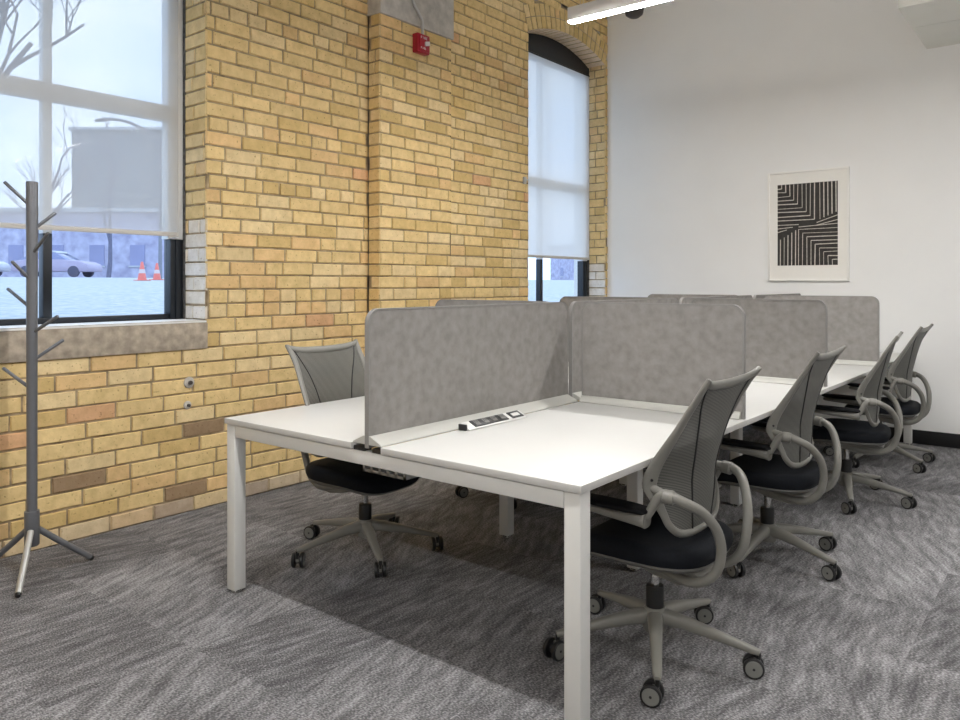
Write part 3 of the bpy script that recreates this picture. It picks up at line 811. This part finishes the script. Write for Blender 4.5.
m = MB(); letters('FIRE', .0556, -.040, .100, .016, .011, .007, 'alarm_clear', m); letters('FIRE', .0556, -.040, .026, .012, .008, .006, 'alarm_clear', m); m.build('lettering', al, fixn=False)
m = MB(); m.sweep(catmull([(XP+.034, 4.055, 3.52), (XP+.034, 4.062, 3.40), (XP+.034, 4.085, 3.345), (XP+.034, 4.150, 3.275), (XP+.034, 4.168, 3.240), (XP+.034, 4.170, 3.137)], 6), .0105, 'conduit_grey', n=12)
tag(m.build('conduit'), 'thin grey conduit pipe bending down the concrete block', 'conduit')
# old fixings in the brick
def anchor(lab, y, z, s):
    t = thing('wall_anchor', (XW, y, z), 0, lab, 'wall anchor', 'old iron fixings in the brick')
    m = MB(); m.lathe([(.022*s, 0.0), (.020*s, .006), (.010*s, .010)], 'concrete', 14, 'x', (0.003, 0, 0)); m.build('washer', t)
    m = MB(); m.lathe([(.008*s, .008), (.008*s, .022), (.005*s, .024)], 'dark_brown', 8, 'x', (0.003, 0, 0)); m.build('bolt', t)
anchor('upper of two old iron fixings in bricks below the sill', 2.376, .738, 1.5)
anchor('lower of two old iron fixings in bricks below the sill', 2.366, .610, 1.1)
t = thing('chain_bracket', (XC+.002, 5.585, 2.185), 0, 'small metal cord bracket on bricks beside the arched window', 'bracket')
m = MB(); m.box(0, .020, -.040, -.006, 0, .062, 'tray_metal'); m.build('plate', t, bevel=.003)
m = MB(); m.box(.004, .014, -.008, .040, .036, .046, 'conduit_grey'); m.build('arm', t, bevel=.002)

# ------------------------------------------------------------------ pendant lights
def pendant(x0, x1, y, z, lab):
    t = thing('linear_pendant', ((x0+x1)/2, y, z), 0, lab, 'ceiling light', 'linear pendant lights')
    h = (x1-x0)/2
    m = MB(); m.box(-h, h, -.030, .030, .006, .095, 'lamp_body'); m.build('housing', t, bevel=.003)
    m = MB(); m.box(-h+.002, h-.002, -.029, .029, 0, .0055, 'lamp_glow'); m.build('lens', t)
    for s in (-1, 1):
        for q in (-1, 1):
            m = MB(); xx = s*(h-.09); m.sweep([(xx, q*.02, .09), (xx, q*.006, .42)], .0016, 'steel', n=6); m.build('cable', t)
        m = MB(); m.sweep([(s*(h-.09), 0, .42), (s*(h-.09), 0, ZC-z-.02)], .0018, 'steel', n=6); m.build('cable', t)
        m = MB(); m.lathe([(.03, ZC-z-.022), (.03, ZC-z-.0005)], 'lamp_body', 16, 'z', (s*(h-.09), 0, 0)); m.build('canopy', t)
pendant(-2.655, -.25, 4.27, 3.0, 'bright linear pendant light over the desk, end seen before the arch')
pendant(-2.655, -.25, 1.45, 3.0, 'unseen linear pendant added to light the near end of the desk')  # out of view like the next two; added to light the room
pendant(-2.655, -.25, -1.35, 3.0, 'unseen linear pendant added as room light over the carpet behind the viewer')
pendant(.75, 3.15, -1.35, 3.0, 'unseen linear pendant added as room light behind the viewer on the right')
pendant(.75, 3.15, 4.27, 3.0, 'unseen linear pendant added to brighten the white wall, right of the chairs')  # out of view; added to brighten the white wall
# small dark speaker hung behind the near pendant
t = thing('hanging_speaker', (-3.27, 6.37, 3.735), 0, 'small dark dome hanging behind the bright pendant light', 'ceiling device')
m = MB(); m.lathe([(.008, .0), (.045, .006), (.078, .03), (.088, .07), (.088, .16), (.07, .175)], 'dark_brown', 24); m.build('dome', t)
m = MB(); m.sweep([(0, 0, .17), (0, 0, ZC-3.735)], .012, 'dark_brown', n=10); m.build('stem', t)

# ------------------------------------------------------------------ outside
def gz(x):
    return lerp([(-200, 1.9), (-60, 1.72), (-42, 1.62), (-28, 1.30), (-4.2, .80)], x)
m = MB(); xs = [-4.3, -8, -14, -20, -28, -36, -41]; m.grid(lambda u, v: (lerp([(i/(len(xs)-1), x) for i, x in enumerate(xs)], u), -60+v*130, gz(lerp([(i/(len(xs)-1), x) for i, x in enumerate(xs)], u))), 12, 8, 'snow')
tag(m.build('lawn', fixn=False), 'snow dusted lawn outside', kind='structure')
m = MB(); m.grid(lambda u, v: (-41-u*12, -60+v*130, gz(-41-u*12)-.02), 2, 4, 'road'); tag(m.build('road', fixn=False), 'snowy street outside', kind='structure')
m = MB(); m.grid(lambda u, v: (-53-u*140, -150+v*330, gz(-53-u*140)), 4, 4, 'snow'); tag(m.build('field', fixn=False), 'snow covered ground across the street', kind='structure')

def car(lab, x, y, ang, mt):
    t = thing('car', (x, y, gz(x)-.01), ang, lab, 'car')
    prof = [(-2.15, .32), (-2.2, .62), (-2.12, .88), (-1.75, .96), (-1.25, 1.02), (.75, 1.0), (1.75, .90), (2.12, .74), (2.2, .52), (2.15, .30)]
    m = MB(); m.prism(prof, lambda u, v, d: (u, d, v), -.86, .86, mt); m.build('body', t, bevel=.07)
    cab = [(-1.75, .96), (-1.15, 1.38), (-.1, 1.45), (.25, 1.38), (.95, .98)]
    m = MB(); m.prism(cab, lambda u, v, d: (u, d*(1-.22*(v-.96)/.5), v), -.80, .80, 'car_glass'); gl = m.build('cabin', t, bevel=.04)
    m = MB(); m.prism([(-1.2, 1.37), (-.1, 1.44), (.3, 1.37), (.2, 1.47), (-.1, 1.52), (-1.1, 1.46)], lambda u, v, d: (u, d, v), -.64, .64, 'snow_cap'); tag(m.build('roof', t, bevel=.03), 'snow covered roof')
    for sx in (-1.35, 1.35):
        for sy in (-.80, .80):
            m = MB(); m.lathe([(.26, -.09), (.32, -.07), (.32, .07), (.26, .09)], 'tyre', 20, 'y', (sx, sy, .32)); m.build('wheel', t)
ca = math.atan2(20.52-17.98, 48.03-44.84)
car('pale lilac car with snowy roof parked across the street', -46.4, 19.25, ca, 'car_lilac')
car('white car parked across the street at the window edge', -50.6, 15.9, ca, 'car_white')
def cone(lab, x, y, s=1.):
    t = thing('traffic_cone', (x, y, gz(x)), 0, lab, 'traffic cone', 'orange cones on the snow')
    m = MB(); m.lathe([(.22*s, .03), (.18*s, .05), (.05*s, .78*s), (.03*s, .80*s)], 'cone_orange', 18); m.build('body', t)
    m = MB(); m.lathe([(.137*s, .31*s), (.105*s, .48*s)], 'cone_white', 18); m.build('band', t)
    m = MB(); m.box(-.26*s, .26*s, -.26*s, .26*s, 0, .035, 'cone_orange'); m.build('base', t, bevel=.01)
cone('orange traffic cone on the snow, nearer of two', -32.94, 17.22, 1.05)
cone('orange traffic cone by window edge, farther of two', -34.33, 18.67, 1.0)

def tree(lab, x, y, h, seed, mt='bark', r0=.16, lean=(0, 0), grp='bare trees outside', depth=5, spread=.55):
    r = random.Random(seed); t = thing('bare_tree', (x, y, gz(x)-.05), 0, lab, 'tree', grp)
    tr = MB(); br = MB()
    def grow(mb, p, d, l, rad, lev):
        n = 4; pts = [p]; q = p.copy(); dd = d.copy()
        for i in range(n):
            dd = (dd+Vector((r.uniform(-.14, .14), r.uniform(-.14, .14), r.uniform(-.02, .12)))).normalized(); q = q+dd*l/n; pts.append(q.copy())
        mb.sweep(pts, [rad*(1-.45*i/n) for i in range(n+1)], mt, n=5 if lev > 1 else 8, caps=False)
        if lev >= depth: return
        for k in range(r.choice((2, 3, 3))):
            s = r.uniform(.35, 1.); b = pts[min(n, int(s*n)+ (1 if k == 0 else 0))]
            a = r.uniform(0, 2*PI); nd = (dd+Vector((math.cos(a), math.sin(a), r.uniform(-.1, .5)))*r.uniform(spread*.7, spread*1.5)).normalized()
            grow(br, b, nd, l*r.uniform(.6, .78), rad*.55, lev+1)
    grow(tr, Vector((0, 0, 0)), Vector((lean[0], lean[1], 1)).normalized(), h*.38, r0, 0)
    tr.build('trunk', t); br.build('branches', t)
tree('large bare tree with spreading branches at the left of near window', -13.2, 3.6, 8.0, 2, r0=.11, lean=(.0, .03), spread=.62, depth=5)
tree('slim bare tree standing beyond the parked lilac car', -53.5, 20.8, 13, 5, 'far_bark', .18)
tree('slim bare tree across the street, right of the lilac car', -54.0, 25.8, 13, 8, 'far_bark', .17)
tree('bare tree far across the street seen through arched window', -46, 84, 11, 33, 'far_bark', .2)
tree('second bare tree seen through arched window, right of first', -40, 92, 12, 35, 'far_bark', .2)

t = thing('street_lamp', (-36.1, 19.8, gz(-36.6)), 0, 'grey street lamp with a long arched arm outside the near window', 'street lamp')
m = MB(); m.lathe([(.10, 0), (.075, 3), (.06, 6.9)], 'lamp_grey', 12); m.build('pole', t)
hd = Vector((-1.98, -1.58, 0)); pts = catmull([(0, 0, 6.85), tuple(hd*.33+Vector((0, 0, 7.45))), tuple(hd*.7+Vector((0, 0, 7.85))), tuple(hd+Vector((0, 0, 7.95)))], 6)
m = MB(); m.sweep(pts, .07, 'lamp_grey', n=8); m.build('arm', t)
m = MB(); m.sweep([tuple(hd*.98+Vector((0, 0, 7.94))), tuple(hd*1.08+Vector((0, 0, 7.93))), tuple(hd*1.28+Vector((0, 0, 7.86)))], [.05, .12, .06], 'lamp_grey', rb=[.04, .07, .04], n=10); m.build('lamp_head', t)

def house(lab, x, y, ang, w, d, h, mt, rows, cols, name='building'):
    t = thing(name, (x, y, gz(x)), ang, lab, 'building')
    m = MB(); m.box(-w/2, w/2, 0, d, 0, h, mt); m.build('wall', t, bevel=.03, seg=1)
    m = MB(); m.box(-w/2-.3, w/2+.3, -.3, d+.3, h, h+.35, 'snow_cap'); tag(m.build('roof', t), 'snow covered flat roof')
    for i in range(cols):
        for j in range(rows):
            cx = -w/2+w*(i+.5)/cols; z = 1.0+j*(h-.6)/max(1, rows)
            m = MB(); m.box(cx-.6, cx+.6, -.06, .02, z, z+1.7, 'pane_dark'); wf = m.build('window', t)
            m = MB(); m.box(cx-.7, cx+.7, -.12, -.02, z-.12, z, 'snow_cap'); m.build('ledge', wf)
va = math.atan2(47.26-40.66, -85.09+93.36)
house('wide lavender brick building low across the street', -66.5, 27.5, va, 30, 8, 5.4, 'house_lavender', 1, 9)
house('pale grey block rising behind the bare trees', -89.2, 44.0, va, 11.5, 12, 17.5, 'house_grey', 0, 0)
house('lavender building far off, seen through the arched window', -62, 120, -.5, 60, 10, 7, 'house_lavender', 1, 6)

# ------------------------------------------------------------------ sky
w = bpy.data.worlds.new('World'); bpy.context.scene.world = w; w.use_nodes = True
nt = w.node_tree; nt.nodes.clear(); N, L = nt.nodes.new, nt.links.new
tc = N('ShaderNodeTexCoord'); n = N('ShaderNodeTexNoise'); n.inputs['Scale'].default_value = 3.4; n.inputs['Detail'].default_value = 5; n.inputs['Roughness'].default_value = .5
mp = N('ShaderNodeMapping'); mp.inputs['Scale'].default_value = (1, 1, 2.6); L(tc.outputs['Generated'], mp.inputs['Vector']); L(mp.outputs[0], n.inputs['Vector'])
r = N('ShaderNodeValToRGB'); r.color_ramp.elements[0].position = .36; r.color_ramp.elements[0].color = (.30, .44, .72, 1)
r.color_ramp.elements[1].position = .66; r.color_ramp.elements[1].color = (.54, .61, .72, 1)
L(n.outputs['Fac'], r.inputs['Fac']); bg = N('ShaderNodeBackground'); bg.inputs['Strength'].default_value = 2.7; L(r.outputs['Color'], bg.inputs['Color'])
o = N('ShaderNodeOutputWorld'); L(bg.outputs[0], o.inputs[0])

# ------------------------------------------------------------------ camera
cam = bpy.data.cameras.new('camera'); co = bpy.data.objects.new('camera', cam); C.objects.link(co)
co.location = (0, 0, 1.305); co.rotation_euler = (PI/2, 0, math.atan2(610, 765))
cam.sensor_width = 36; cam.lens = 36*765/960; cam.shift_y = -77/960; cam.clip_end = 500
sc = bpy.context.scene; sc.camera = co
sc.view_settings.view_transform = 'Standard'; sc.view_settings.look = 'None'; sc.view_settings.exposure = 0.36; sc.view_settings.gamma = 1
sc.cycles.max_bounces = 10; sc.cycles.diffuse_bounces = 6; sc.cycles.transparent_max_bounces = 16
sc.cycles.sample_clamp_indirect = 6
sc.cycles.use_denoising = True
